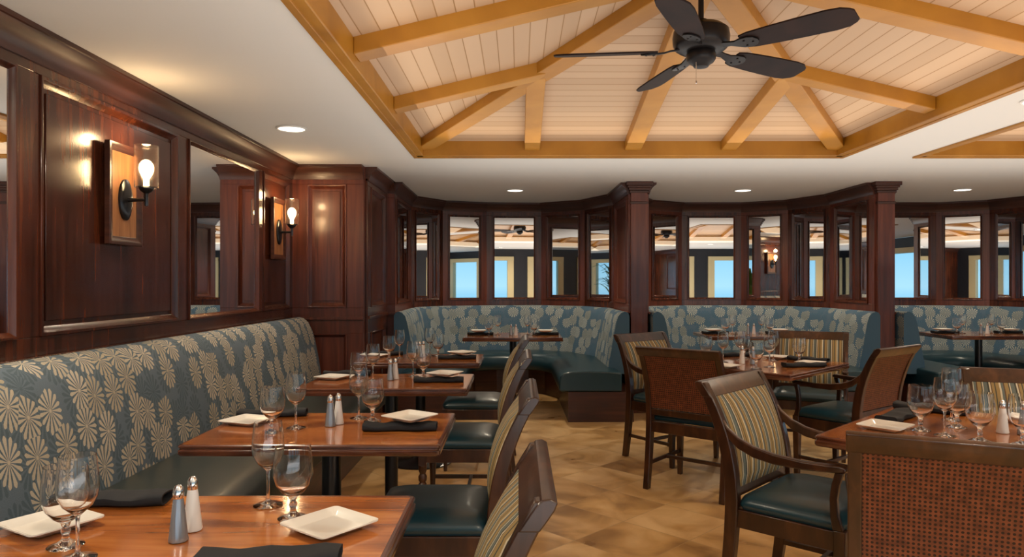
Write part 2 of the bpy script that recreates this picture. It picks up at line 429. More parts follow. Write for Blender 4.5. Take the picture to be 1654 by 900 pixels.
# window wall behind the camera
b = MB(); WZ0, WZ1 = .60, 2.02
wins = []; x = -1.55
while x < 8.2:
    wins.append((x, x+1.45)); x += 1.45+(.22 if len(wins) % 2 else .5)
ed = [XL-.1]+[q for w_ in wins for q in w_]+[XR]
b.box(XL-.1, XR, YB-.15, YB, 0, WZ0); b.box(XL-.1, XR, YB-.15, YB, WZ1, ZC-.002)
for i in range(0, len(ed), 2): b.box(ed[i], ed[i+1], YB-.15, YB, WZ0, WZ1)
struct(b.build('wall_front', 'dark_paint'))
for k, (x0, x1) in enumerate(wins):
    b = MB(); fw = .15
    b.box(x0-.04, x0+fw, YB-.1, YB+.04, WZ0, WZ1); b.box(x1-fw, x1+.04, YB-.1, YB+.04, WZ0, WZ1)
    b.box(x0-.04, x1+.04, YB-.1, YB+.05, WZ1-.07, WZ1+.05); b.box(x0-.04, x1+.04, YB-.1, YB+.08, WZ0-.03, WZ0+.06)
    o = struct(b.build('window_%d' % (k+1), 'cream_paint', bevel=.004))
    struct(MB().box(x0+.14, x1-.14, YB-.05, YB-.044, WZ0+.05, WZ1-.06).build('pane', 'thin_glass', o))

b = MB(); wy = [(-2.9+2.05*i, -1.4+2.05*i) for i in range(5)]
ed = [YB-.15]+[q for w_ in wy for q in w_]+[7.3]
b.box(XR, XR+.15, YB-.15, 7.3, 0, WZ0); b.box(XR, XR+.15, YB-.15, 7.3, WZ1, ZC-.002)
for i in range(0, len(ed), 2): b.box(XR, XR+.15, ed[i], ed[i+1], WZ0, WZ1)
struct(b.build('wall_right', 'dark_paint'))
for k, (a0, a1) in enumerate(wy):
    b = MB(); fw = .15
    b.box(XR-.04, XR+.1, a0-.04, a0+fw, WZ0, WZ1); b.box(XR-.04, XR+.1, a1-fw, a1+.04, WZ0, WZ1)
    b.box(XR-.05, XR+.1, a0-.04, a1+.04, WZ1-.07, WZ1+.05); b.box(XR-.08, XR+.1, a0-.04, a1+.04, WZ0-.03, WZ0+.06)
    o = struct(b.build('window_%d' % (k+1+len(wins)), 'cream_paint', bevel=.004))
    struct(MB().box(XR+.044, XR+.05, a0+.14, a1-.14, WZ0+.05, WZ1-.06).build('pane', 'thin_glass', o))

# ---- vaulted ceiling bays
def vault(ci, x0, x1, ya, yb):
    cx, cy = (x0+x1)/2, (ya+yb)/2; zE, zA = 2.40, 2.80; zb0, zbA = 2.335, 2.715
    # plank planes
    b = MB()
    A = (cx, cy, zA)
    for (p, q) in (((x0, yb), (x1, yb)), ((x1, yb), (x1, ya)), ((x1, ya), (x0, ya)), ((x0, ya), (x0, yb))):
        p3 = Vector((*p, zE)); q3 = Vector((*q, zE)); a3 = Vector(A)
        along = (q3-p3).normalized(); mid = (p3+q3)/2; dn = (a3-mid).normalized()
        vs = [b.bm.verts.new(v) for v in (p3, q3, a3)]
        horizontal = abs(along.x) > .5
        if True: uvs = [((v-p3).dot(dn), (v-p3).dot(along)) for v in (p3, q3, a3)]   # boards run along the short side
        else: uvs = [((v-p3).dot(along), (v-p3).dot(dn)) for v in (p3, q3, a3)]
        b.quadface(vs, uvs)
        # outer shell thickness
        vs2 = [b.bm.verts.new(v+Vector((0, 0, .05))) for v in (q3, p3, a3)]
        b.quadface(vs2)
    me = b.build('ceiling_vault', 'planks'); struct(me)
    # fascia
    t = .05; b = MB()
    for args in ((x0-.02, x1+.02, yb-t, yb+.02), (x0-.02, x1+.02, ya-.02, ya+t), (x0-.02, x0+t, ya, yb), (x1-t, x1+.02, ya, yb)):
        b.box(args[0], args[1], args[2], args[3], 2.292, 2.42)
    struct(b.build('trim_vault', 'beam', bevel=.006))
    b = MB()
    for args in ((x0-.035, x1+.035, yb+.0, yb+.035), (x0-.035, x1+.035, ya-.035, ya), (x0-.035, x0, ya, yb), (x1, x1+.035, ya, yb)):
        b.box(args[0], args[1], args[2], args[3], 2.286, 2.30)
    struct(b.build('trim_vault_edge', 'beam', bevel=.003))
    which = 'main' if ci == 0 else 'right hand'
    def beam(p, q, wd, label, group, dz=0):
        """p,q points of underside centreline; beam goes up .13"""
        p = Vector(p); q = Vector(q); d = (q-p); dh = Vector((d.x, d.y, 0)).normalized(); s = Vector((-dh.y, dh.x, 0))*wd/2
        up = Vector((0, 0, .10))
        c = p.copy()
        b = MB(); b.loft([[v-s-c, v+s-c, v+s+up-c, v-s+up-c] for v in (p, q)])
        o = b.build('ceiling_beam', 'beam', bevel=.005); o.location = c; tag(o, label, 'beam', group)
    a_ = (cx, cy, zbA)
    g = f'mustard beams of the {which} vault'
    ins = .05
    for (px_, py_, nm) in ((x0+ins, yb-ins, 'far left'), (x1-ins, yb-ins, 'far right'), (x0+ins, ya+ins, 'near left'), (x1-ins, ya+ins, 'near right')):
        beam((px_, py_, zb0), a_, .13, f'mustard hip beam from the {nm} corner of the {which} ceiling vault', g)
    t = .54
    for s in (-1, 1):
        sd = 'left' if s < 0 else 'right'
        xe = x0+ins if s < 0 else x1-ins
        beam((xe, cy, zb0), a_, .13, f'long mustard rafter from the middle of the {sd} edge of the {which} vault', g)
        for q in (-1, 1):
            ye = (yb if q > 0 else ya); yy = ye+(cy-ye)*.56
            xi = xe+(cx-xe)*.56
            beam((xe, yy, zb0), (xi, yy, zb0+(zbA-zb0)*.56), .12, f'short mustard rafter from the {sd} edge of the {which} vault, {"far" if q > 0 else "near"} half', g)
    for q in (-1, 1):
        sd = 'far' if q > 0 else 'near'
        ye = yb-ins if q > 0 else ya+ins
        beam((cx+.02, ye, zb0), a_, .13, f'mustard rafter from the middle of the {sd} edge of the {which} vault', g)
        for s in (-1, 1):
            xe = x0 if s < 0 else x1; xx = xe+(cx-xe)*.54
            beam((xx, ye, zb0), (xx, ye+(cy-ye)*.54, zb0+(zbA-zb0)*.54), .12, f'short mustard rafter from the {sd} edge of the {which} vault, {"left" if s < 0 else "right"} half', g)
for ci, cf in enumerate(COFFERS): vault(ci, *cf)
for (x0, x1, ya, yb) in COFFERS:  # added upward fill areas, no cove fixtures in these vaults
    cx = (x0+x1)/2; cy = (ya+yb)/2
    for sx in (-1, 1):
        lamp('cove_light', 'AREA', (cx+sx*1.35, cy, 2.30), 2.4, (1, .80, .55), (PI, math.radians(-25*sx), 0), shape='RECTANGLE', size=.35, size_y=4.0)
    for sy in (-1, 1):
        lamp('cove_light', 'AREA', (cx, cy+sy*2.0, 2.30), 2, (1, .80, .55), (PI+math.radians(25*sy), 0, 0), shape='RECTANGLE', size=2.8, size_y=.35)

# ---- recessed downlights
def downlight(x, y, label, power=24, cone=150):
    t = empty('ceiling_downlight', (x, y, ZC-.002), 0, label, 'ceiling light', 'recessed ceiling downlights')
    b = MB(); b.lathe(((.082, 0), (.098, 0), (.098, -.006), (.090, -.009), (.082, -.006), (.082, 0)), 32); b.build('trim_ring', 'white_trim', t, smooth=True)
    b = MB(); b.lathe(((0, -.001), (.082, -.001), (.082, -.004), (0, -.004)), 32); b.build('lens', 'downlight_lens', t)
    lamp('downlight_lamp', 'SPOT', (x, y, ZC-.03), power, (1, .84, .62), spot_size=math.radians(cone), spot_blend=.6, shadow_soft_size=.05)
downlight(-1.474, 4.62, 'round recessed ceiling light above the left banquette', 34)
downlight(-.04, 7.72, 'round recessed ceiling light above the left booth', 60)
downlight(2.43, 7.72, 'round recessed ceiling light above the middle booth', 60)
downlight(4.78, 7.67, 'round recessed ceiling light above the right booth', 60)
for x, y, l_ in ((-1.4, 2.2, 'left wall, nearer than the photo shows'), (-1.4, -.2, 'left wall, behind the camera'), (2.86, 3.9, 'strip between the two vaults, far'), (2.86, 1.6, 'strip between the two vaults, near'),
                 (.9, .45, 'at the near edge of the main vault'), (2.4, -.6, 'right of centre, behind the camera'), (5.0, -.6, 'far right, behind the camera'), (1.1, -2.3, 'near the windows, left'), (4.0, -2.3, 'near the windows, right')):
    downlight(x, y, 'round recessed ceiling light, '+l_, 50)  # extra lamps added out of view to brighten floor and ceiling

# ---- ceiling fan
def fan():
    cx, cy, zf = .842, 3.29, 2.38
    t = empty('ceiling_fan', (cx, cy, zf), 0, 'dark five-blade ceiling fan hanging from the vaulted ceiling', 'ceiling fan')
    MB().tube([(0, 0, .10), (0, 0, .36)], .013, 12).build('downrod', 'fan_metal', t, smooth=True)
    b = MB(); b.lathe(((0, .36), (.065, .36), (.062, .33), (.045, .29), (.02, .28), (0, .28)), 28); b.build('canopy', 'fan_metal', t, smooth=True)
    b = MB(); b.lathe(((0, .135), (.03, .13), (.04, .11), (.10, .10), (.125, .08), (.130, .05), (.128, .02), (.118, .0), (.10, -.012), (.075, -.016), (0, -.016)), 36); b.build('motor_housing', 'fan_metal', t, smooth=True)
    b = MB(); b.lathe(((0, -.014), (.062, -.014), (.068, -.03), (.066, -.052), (.056, -.066), (.040, -.074), (.032, -.086), (.012, -.092), (0, -.092)), 32); b.build('switch_cup', 'fan_metal', t, smooth=True)
    b = MB(); b.tube([(-.03, -.03, -.07), (-.03, -.03, -.16)], .0015, 6); b.lathe(((0, 0), (.004, .004), (.004, .012), (0, .016)), 8, (-.03, -.03, -.172)); b.build('pull_chain', 'chrome', t, smooth=True)
    for k in range(5):
        a = math.radians(30+72*k)
        tilt = math.radians(-14)
        R = Matrix.Rotation(a, 4, 'Z') @ Matrix.Translation((0, 0, -.012)) @ Matrix.Rotation(tilt, 4, 'X')
        # local x outwards, y = counter clockwise edge (lower)
        out = []
        prof = ((.20, .048), (.24, .060), (.34, .068), (.46, .074), (.58, .077), (.635, .070), (.668, .050), (.68, .034))
        up_ = [(x, y) for x, y in prof]; pts = up_+[(x, -y) for x, y in reversed(prof)]
        b = MB(); b.loft([[R @ Vector((x, y, z)) for x, y in pts] for z in (-.004, .004)])
        bl = b.build('blade', 'fan_blade', t, bevel=.002)
        b = MB()
        arm = ((.10, .022, .012), (.14, .016, .008), (.17, .022, 0), (.20, .036, -.003), (.235, .040, -.004), (.26, .030, -.004), (.275, .008, -.004))
        b.loft([[R @ Vector((x, w_, z)), R @ Vector((x, -w_, z)), R @ Vector((x, -w_, z-.008)), R @ Vector((x, w_, z-.008))] for x, w_, z in arm])
        for (sx, sy) in ((.215, .02), (.215, -.02), (.25, 0)):
            b.lathe(((0, -.016), (.005, -.015), (.006, -.012)), 8, R @ Vector((sx, sy, 0)))
        b.build('blade_iron', 'fan_metal', bl, bevel=.002)
fan()

# ---- wall sconces
def sconce(Y, label, X=XL, power=3.5):
    t = empty('wall_sconce', (X+.03, Y, 1.70), 0, label, 'wall lamp', 'glass cylinder wall sconces on the left wall')
    b = MB(); m_ = Matrix(((0, 1, 0, 0), (1, 0, 0, 0), (0, 0, 1, 0), (0, 0, 0, 1)))
    b.box(-.115, .115, 0, .014, -.19, .235, m_); b.build('wood_block', 'sconce_block', t, bevel=.004)
    b = MB(); rectframe(b, m_, -.145, .145, -.22, .265, .04, .016, .026); b.build('block_frame', 'mahogany_rail', t, bevel=.002)
    # oval plate
    b = MB(); rings = []
    for s_, d_ in ((.0, .034), (.55, .033), (.85, .030), (1, .024), (1, .014)):
        rings.append([(d_, .055*max(s_, .01)*math.cos(q*2*PI/32), .10*max(s_, .01)*math.sin(q*2*PI/32)) for q in range(32)])
    b.loft(rings); b.build('back_plate', 'black_metal', t, smooth=True)
    b = MB(); b.tube([(.03, 0, 0), (.07, 0, 0), (.12, 0, 0)], (.011, .009, .009), 12)
    b.lathe(((0, -.03), (.008, -.03), (.010, -.02), (.010, .03), (.030, .045), (.034, .055), (.034, .062), (0, .062)), 20, (.12, 0, 0)); ar = b.build('arm', 'black_metal', t, smooth=True)
    b = MB(); b.lathe(((.054, .058), (.054, .262), (.0515, .262), (.0515, .062), (.004, .062), (.004, .058)), 32, (.12, 0, 0)); b.build('glass_shade', 'shade_glass', t, smooth=True)
    b = MB(); b.lathe(((0, .06), (.012, .062), (.012, .10), (.022, .118), (.031, .140), (.033, .155), (.030, .172), (.019, .188), (.008, .194), (0, .195)), 20, (.12, 0, 0)); b.build('bulb', 'bulb', ar, smooth=True)
    lamp('sconce_lamp', 'POINT', (X+.03+.12, Y, 1.99), power, (1, .66, .34), shadow_soft_size=.03)
sconce(3.46, 'lit wall sconce with glass cylinder, nearer of two on the left wall')
sconce(5.68, 'lit wall sconce with glass cylinder, farther one near the corner')

# ============================================================ banquettes
def poly_offset(P, d):
    out = []
    for i, p in enumerate(P):
        p = Vector(p)
        if i == 0: e1 = (Vector(P[1])-p).normalized(); n_ = Vector((e1.y, -e1.x)); out.append(p+n_*d); continue
        if i == len(P)-1: e1 = (p-Vector(P[i-1])).normalized(); n_ = Vector((e1.y, -e1.x)); out.append(p+n_*d); continue
        e1 = (p-Vector(P[i-1])).normalized(); e2 = (Vector(P[i+1])-p).normalized()
        n1 = Vector((e1.y, -e1.x)); n2 = Vector((e2.y, -e2.x)); bi = (n1+n2).normalized()
        out.append(p+bi*(d/max(.3, bi.dot(n1))))
    return out
BACKP = ((.035, .40), (.035, .97), (.05, 1.0), (.08, 1.012), (.115, 1.0), (.145, .965), (.165, .90), (.185, .80), (.21, .65), (.235, .52), (.25, .42), (.25, .40))
def sweep_profile(b, P, prof, uv=True):
    cum = [0]
    for i in range(1, len(P)): cum.append(cum[-1]+(Vector(P[i])-Vector(P[i-1])).length)
    pv = [0]
    for i in range(1, len(prof)+1):
        a = Vector(prof[i-1]); c = Vector(prof[i % len(prof)]); pv.append(pv[-1]+(c-a).length)
    offs = [poly_offset(P, d) for d, z in prof]
    rings = [[(offs[k][i].x, offs[k][i].y, prof[k][1]) for k in range(len(prof))] for i in range(len(P))]
    uvs = [[(cum[i], -pv[k]) for k in range(len(prof)+1)] for i in range(len(P))]
    b.loft(rings, uvf=uvs)
def banquette(P, P2, label, fabric, leather, group=None):
    """P path of back (wall line), P2 path for seat"""
    t = empty('banquette', (sum(p[0] for p in P)/len(P), sum(p[1] for p in P)/len(P), 0), 0, label, 'banquette', group)
    o = Vector(t.location[:2]); Q = [(p[0]-o.x, p[1]-o.y) for p in P]; Q2 = [(p[0]-o.x, p[1]-o.y) for p in P2]
    b = MB(); sweep_profile(b, Q, BACKP); b.build('backrest', fabric, t, smooth=True)
    SP = ((.16, .28), (.16, .455), (.28, .468), (.45, .472), (.62, .468), (.70, .452), (.735, .42), (.745, .37), (.745, .30), (.73, .28))
    b = MB(); sweep_profile(b, Q2, SP); b.build('seat', leather, t, smooth=True, bevel=.015, seg=3)
    b = MB(); sweep_profile(b, Q2, ((.05, 0), (.05, .279), (.66, .279), (.66, 0))); b.build('base', 'mahogany_rail', t)
    return t
# straight left banquette
BACKP_L = BACKP
def straight():
    t = empty('banquette', (XL, 3, 0), 0, 'long banquette along the left wall in blue palm-leaf fabric with dark leather seat', 'banquette')
    n_ = 30; ys = [3.08-i*(5.6/n_) for i in range(n_+1)]
    Q = [(0.0, -y) for y in reversed(ys)]; Q = [(0, y) for y in [ -2.9+i*(5.955/n_) for i in range(n_+1)]]
    Q = [(q[0], q[1]) for q in Q]
    b = MB(); prof = [(d+.01, z) for d, z in ((.03, .40), (.03, .96), (.045, .99), (.08, 1.005), (.12, .995), (.16, .96), (.195, .89), (.22, .80), (.25, .65), (.27, .52), (.28, .42), (.28, .40))]
    sweep_profile(b, Q, prof); b.build('backrest', 'palm_fabric', t, smooth=True)
    SP = ((.2, .30), (.2, .455), (.34, .468), (.55, .472), (.75, .468), (.83, .452), (.868, .42), (.877, .38), (.877, .32), (.86, .30))
    b = MB(); sweep_profile(b, Q, SP); b.build('seat', 'dark_leather', t, smooth=True)
    b = MB(); sweep_profile(b, Q, ((.05, 0), (.05, .30), (.80, .30), (.80, 0))); b.build('base', 'mahogany_rail', t)
straight()
for bi, P in enumerate((B1, B2, B3)):
    Pb = [(P[0][0], 6.98)]+P[1:-1]+[(P[-1][0], 6.98)]
    Ps = [(P[0][0], 6.62)]+P[1:-1]+[(P[-1][0], 6.62)]
    banquette(Pb, Ps, f'curved banquette of the {names[bi]} booth, palm-leaf fabric back and teal leather seat', 'booth_fabric', 'teal_leather', 'curved booth banquettes')

# ============================================================ chairs
PZ = (0, .15, .30, .45, .55, .65, .75, .83, .90)
PY = (-.262, -.240, -.224, -.216, -.222, -.240, -.272, -.308, -.348)
def yb(z):
    if z <= 0: return PY[0]
    for i in range(len(PZ)-1):
        if z <= PZ[i+1]:
            z0, z1 = PZ[i], PZ[i+1]; t = (z-z0)/(z1-z0)
            m0 = (PY[i+1]-PY[max(i-1, 0)])/(PZ[i+1]-PZ[max(i-1, 0)])*(z1-z0)
            m1 = (PY[min(i+2, len(PY)-1)]-PY[i])/(PZ[min(i+2, len(PZ)-1)]-PZ[i])*(z1-z0)
            return (2*t**3-3*t**2+1)*PY[i]+(t**3-2*t**2+t)*m0+(-2*t**3+3*t**2)*PY[i+1]+(t**3-t**2)*m1
    return PY[-1]
def make_chair(name, hw, arms, label, fd=.225):
    t = empty(name, (0, 0, 0), 0, label, 'chair')
    # rear posts
    for s in (-1, 1):
        b = MB(); rings = []
        for i in range(19):
            z = .90*i/18; d = .020+.006*math.sin(PI*min(1, z/.9)); w_ = .018
            y = yb(z); x = s*(hw-w_)
            rings.append([(x-w_, y-d, z), (x+w_, y-d, z), (x+w_, y+d, z), (x-w_, y+d, z)])
        b.loft(rings); b.build('leg', 'chair_wood', t, bevel=.004)
    fw = hw-.005
    for s in (-1, 1):
        b = MB(); x = s*(fw-.02); y = fd-.02
        if arms:
            b.loft([[(x-q, y-q, z), (x+q, y-q, z), (x+q, y+q, z), (x-q, y+q, z)] for z, q in ((0, .014), (.30, .02), (.43, .021))])
            b.build('leg', 'chair_wood', t, bevel=.003)
        else:
            b.lathe(((.012, 0), (.014, .02), (.013, .03), (.018, .20), (.022, .24), (.015, .25), (.022, .26), (.023, .28), (.015, .295), (.021, .31), (.022, .34)), 16, (x, y, 0))
            b.box(x-.021, x+.021, y-.021, y+.021, .34, .43); b.build('leg', 'chair_wood', t, bevel=.002)
    # seat frame
    b = MB(); r0 = yb(.4)
    b.box(-fw+.02, fw-.02, fd-.035, fd-.008, .355, .425); b.box(-hw+.03, hw-.03, r0-.012, r0+.012, .355, .425)
    for s in (-1, 1): b.box(min(s*(hw-.008), s*(hw-.032)), max(s*(hw-.008), s*(hw-.032)), r0, fd-.02, .355, .425)
    b.build('seat_frame', 'chair_wood', t, bevel=.003)
    # seat cushion
    ring = rbox(0, 0, 0, 0, 0, 0)
    def rg(ax, y0, y1, z, rr):
        n_ = 5; out = []; cy = (y0+y1)/2; ay = (y1-y0)/2
        for q, (sx, sy) in enumerate(((1, 1), (-1, 1), (-1, -1), (1, -1))):
            for k in range(n_+1):
                a = q*PI/2+k*PI/2/n_; out.append((sx*(ax-rr)+rr*math.cos(a), cy+sy*(ay-rr)+rr*math.sin(a), z))
        return out
    A = fw-.003; y0 = r0+.02; y1 = fd
    b = MB(); b.loft([rg(A-.012, y0+.01, y1-.012, .424, .03), rg(A, y0, y1, .440, .04), rg(A+.001, y0, y1+.002, .452, .045), rg(A-.010, y0+.008, y1-.008, .470, .05), rg(A-.045, y0+.04, y1-.04, .484, .06), rg(A-.11, y0+.10, y1-.10, .492, .07), rg(.06, -.06, .06, .495, .05)])
    b.build('seat', 'teal_leather', t, smooth=True)
    # stretchers
    b = MB()
    for s in (-1, 1):
        x = s*(hw-.025); b.loft([[(x-.008, y, z-.011), (x+.008, y, z-.011), (x+.008, y, z+.011), (x-.008, y, z+.011)] for y, z in ((yb(.16)+.01, .16), (fd-.03, .16))])
    b.box(-hw+.03, hw-.03, -.03, -.012, .15, .172)
    b.build('stretcher', 'chair_wood', t, bevel=.002)
    # back
    xi = hw-.036
    def slab(b, z0, z1, d0, d1, xw, nz=6, bulge=0, nx=1, crest=0):
        """closed sheet following back curve; d0 back offset, d1 front offset along y"""
        rings = []; uv = []
        xs_ = [-xw+2*xw*i/nx for i in range(nx+1)]
        for i in range(nz+1):
            z = z0+(z1-z0)*i/nz; y = yb(z)
            ez = math.sin(PI*i/nz)**.5 if 0 < i < nz else 0
            fr_ = [(x, y+d1+bulge*ez*(max(0, 1-(x/xw)**4)), z+crest*(1-(x/xw)**2)) for x in xs_]
            bk = [(x, y+d0, z+crest*(1-(x/xw)**2)) for x in reversed(xs_)]
            rings.append(fr_+bk)
            u_ = [(x+.5, z) for x in xs_]+[(x+.5, z) for x in reversed(xs_)]
            uv.append(u_+[u_[0]])
        b.loft(rings, uvf=uv)
    b = MB(); slab(b, .50, .853, -.004, .014, xi, 8, .028 if arms else .036, 8); b.build('backrest', 'stripe_fabric', t, smooth=True)
    b = MB(); slab(b, .51, .850, -.016, -.006, xi, 6); b.build('cane_panel', 'cane', t)
    b = MB()
    # crest rail full width, rolled backwards
    rings = []
    for x in (-hw-.004, hw+.004):
        pr = []
        for z, d in ((.845, -.022), (.865, -.025), (.885, -.027), (.899, -.024), (.906, -.010), (.904, .006), (.888, .014), (.866, .016), (.845, .018)):
            pr.append((x, yb(min(z, .9))+d, z))
        rings.append(pr)
    b.loft(rings); b.build('crest_rail', 'chair_wood', t, bevel=.003)
    b = MB(); slab(b, .465, .505, -.02, .014, xi, 2); b.build('lower_rail', 'chair_wood', t, bevel=.003)
    if arms:
        for s in (-1, 1):
            x = s*(hw-.014); ctrl = ((yb(.74)+.012, .745, .010, .019), (-.235, .715, .010, .020), (-.19, .680, .011, .021), (-.13, .656, .012, .021), (-.05, .642, .013, .019), (.06, .638, .016, .015), (.14, .643, .020, .013), (.19, .648, .022, .012), (.208, .645, .014, .008))
            b = MB()
            b.loft([[(x-w_, y, z-h_), (x+w_, y, z-h_), (x+w_, y, z+h_), (x-w_, y, z+h_)] for y, z, w_, h_ in ctrl])
            b.build('arm', 'chair_wood', t, bevel=.005, seg=3)
            b = MB(); sup = ((.185, .635, .014), (.172, .59, .013), (.165, .54, .013), (.168, .48, .014), (.18, .43, .018))
            b.loft([[(x-.012, y-d, z), (x+.012, y-d, z), (x+.012, y+d, z), (x-.012, y+d, z)] for y, z, d in sup])
            b.build('arm_support', 'chair_wood', t, bevel=.004)
    return t
def place(o, x, y, fx, fy, first, label, group):
    rz = math.atan2(-fx, fy)
    if first: o.location = (x, y, 0); o.rotation_euler = (0, 0, rz); o['label'] = label; o['group'] = group; return o
    return copy_tree(o, (x, y, 0), rz, label, group)
side = make_chair('dining_chair', .245, False, 'x')
arm = make_chair('dining_armchair', .268, True, 'x', .205)
g = 'armless chairs facing the left banquette tables'
for i, (y, nm) in enumerate(((1.54, 'nearest banquette table'), (2.68, 'second banquette table'), (3.96, 'third banquette table'), (5.12, 'farthest banquette table'))):
    place(side, -.30, y, -1, 0, i == 0, 'armless chair with striped back and teal seat at the '+nm, g)
g = 'armchairs around the two square tables'
AC = ((1.265, 2.10, .42, .907, 'large cane-backed armchair in the bottom right corner, back to the camera'),
      (1.16, 2.80, .73, -.68, 'armchair with striped back in front, left of the front square table'),
      (2.19, 2.90, -.35, -.94, 'striped armchair at the right edge, behind the front square table'),
      (1.165, 4.53, .631, .775, 'cane-backed armchair at the middle square table, back to the camera'),
      (1.155, 5.27, .6, -.8, 'striped armchair left of and behind the middle square table'),
      (2.20, 5.40, -.43, -.9, 'striped armchair behind the middle square table, beside the right column'),
      (2.13, 4.67, -.61, .79, 'cane-backed armchair turned sideways, right of the middle square table'))
for i, (x, y, fx, fy, l_) in enumerate(AC): place(arm, x, y, fx, fy, i == 0, l_, g)

# ============================================================ tables
def make_table(name, w_, d_, label, loc, rz=0, group=None):
    t = empty(name, loc, rz, label, 'table', group)
    b = MB()
    def rr(ax, ay, z, r=.012):
        n_ = 3; out = []
        for q, (sx, sy) in enumerate(((1, 1), (-1, 1), (-1, -1), (1, -1))):
            for k in range(n_+1):
                a = q*PI/2+k*PI/2/n_; out.append((sx*(ax-r)+r*math.cos(a), sy*(ay-r)+r*math.sin(a), z))
        return out
    hx, hy = w_/2, d_/2
    b.loft([rr(hx-.012, hy-.012, .735), rr(hx-.012, hy-.012, .7505)]); b.build('tabletop', 'table_wood', t)
    b = MB()
    prof = ((-.0125, .712), (-.004, .712), (.0, .718), (.0, .730), (-.004, .734), (-.004, .738), (-.001, .741), (-.001, .746), (-.005, .750), (-.0125, .750))
    rings = [rr(hx+p, hy+p, z) for p, z in prof]
    b.loft(rings, caps=False, loop=True); b.build('table_edge', 'table_edge', t, smooth=True)
    b = MB(); b.box(-hx+.05, hx-.05, -hy+.05, hy-.05, .712, .7345)
    b.build('underframe', 'mahogany_rail', t)
    b = MB(); b.lathe(((.036, .03), (.036, .70), (.12, .701), (.12, .712), (0, .712)), 24); b.build('pedestal', 'black_metal', t, smooth=True)
    b = MB(); b.lathe(((0, 0), (.225, 0), (.228, .006), (.21, .014), (.08, .028), (.05, .045), (.036, .05), (0, .05)), 36); b.build('base', 'black_metal', t, smooth=True)
    return t
TB = ((1.54, 'nearest banquette table'), (2.70, 'second banquette table'), (3.97, 'third banquette table'), (5.15, 'farthest banquette table'))
t0 = None
adj = ('nearest', 'second nearest', 'third', 'farthest')
for i, (y, nm) in enumerate(TB):
    l_ = f'rectangular polished wood table set for two, {adj[i]} in the row along the left banquette'
    if i == 0: t0 = make_table('dining_table', .89, .60, l_, (-.71, y, 0), 0, 'tables for two along the left banquette')
    else: copy_tree(t0, (-.71, y, 0), 0, l_)
bt = make_table('booth_table', 1.0, .72, 'rectangular wood table in the left booth', (-.06, 7.40, 0), 0, 'tables in the curved booths')
copy_tree(bt, (2.43, 7.55, 0), 0, 'rectangular wood table in the middle booth'); copy_tree(bt, (4.92, 7.62, 0), 0, 'rectangular wood table in the right booth')
sq = make_table('square_table', .92, .92, 'square wood table turned on its corner, front right, set for four', (1.71, 2.56, 0), PI/4, 'square tables')
copy_tree(sq, (1.61, 4.86, 0), PI/4, 'square wood table turned on its corner in the middle of the room')

# ============================================================ tableware
ZT_ = .7512
def glass_mesh(prof_out, prof_in, name, label):
    """prof_out from base centre up the outside to the rim, prof_in down inside"""
    b = MB(); b.lathe(tuple(prof_out)+tuple(prof_in), 32)
    return tag(b.build(name, 'glass', None, smooth=True), label, 'glass')
wine = glass_mesh(((0, 0), (.034, 0), (.035, .0015), (.030, .004), (.014, .007), (.006, .012), (.0038, .025), (.0036, .075), (.005, .086), (.014, .094), (.027, .106), (.036, .124), (.0385, .142), (.037, .170), (.0325, .206)),
                  ((.0315, .206), (.0360, .170), (.0375, .142), (.0350, .125), (.026, .1075), (.013, .096), (0, .0915)), 'wine_glass', 'x')
goblet = glass_mesh(((0, 0), (.034, 0), (.035, .0015), (.030, .004), (.016, .009), (.008, .015), (.0065, .024), (.010, .032), (.0065, .040), (.010, .050), (.024, .060), (.038, .078), (.0455, .102), (.0450, .125), (.040, .168)),
                    ((.0390, .168), (.0438, .125), (.0442, .102), (.037, .079), (.023, .062), (0, .056)), 'water_goblet', 'x')
def make_plate(wd):
    b = MB()
    def rr(a, z, r):
        out = []
        for q, (sx, sy) in enumerate(((1, 1), (-1, 1), (-1, -1), (1, -1))):
            for k in range(4):
                c_ = q*PI/2+k*PI/6; out.append((sx*(a-r)+r*math.cos(c_), sy*(a-r)+r*math.sin(c_), z))
        return out
    h = wd/2
    b.loft([rr(h*.62, 0, .008), rr(h*.66, .001, .008), rr(h*.80, .008, .01), rr(h, .016, .012), rr(h, .019, .012), rr(h*.82, .0125, .01), rr(h*.74, .006, .008), rr(h*.70, .005, .008)])
    return b.build('square_plate', 'porcelain', None, smooth=True)
plate = make_plate(.158)
def make_napkin():
    b = MB()
    # folded pocket napkin: flat roll with open end
    rings = []
    for i in range(9):
        x = -.135+.27*i/8; hy = .042+.006*math.sin(i*1.3); hz = .013+.002*math.cos(i*1.7); r = []
        for k in range(16):
            a = 2*PI*k/16; c_, s_ = math.cos(a), math.sin(a)
            r.append((x, hy*math.copysign(abs(c_)**.6, c_), max(.0005, hz+hz*math.copysign(abs(s_)**.7, s_)*(1+.12*math.sin(3*a+i)))))
        rings.append(r)
    inner = [[(.134-.004*k, p[1]*.8, (p[2]-.013)*.7+.013) for p in rings[-1]] for k in (0, 6)]
    b.loft(rings+inner)
    return b.build('folded_napkin', 'napkin', None, smooth=True)
napkin = make_napkin()
def make_shaker(salt):
    t = empty('salt_shaker' if salt else 'pepper_shaker', (0, 0, 0), 0, 'x', 'shaker')
    b = MB(); seg = 10
    b.lathe(((0, 0), (.020, 0), (.021, .004), (.0195, .012), (.0115, .084), (.010, .092), (0, .092)), seg); b.build('body', 'salt' if salt else 'pepper', t, bevel=.0015)
    b = MB(); b.lathe(((.0100, .0905), (.0112, .093), (.0112, .104), (.0098, .112), (.006, .118), (0, .120)), 20); b.build('cap', 'chrome', t, smooth=True)
    return t
salt = make_shaker(True); pepper = make_shaker(False)
used = set()
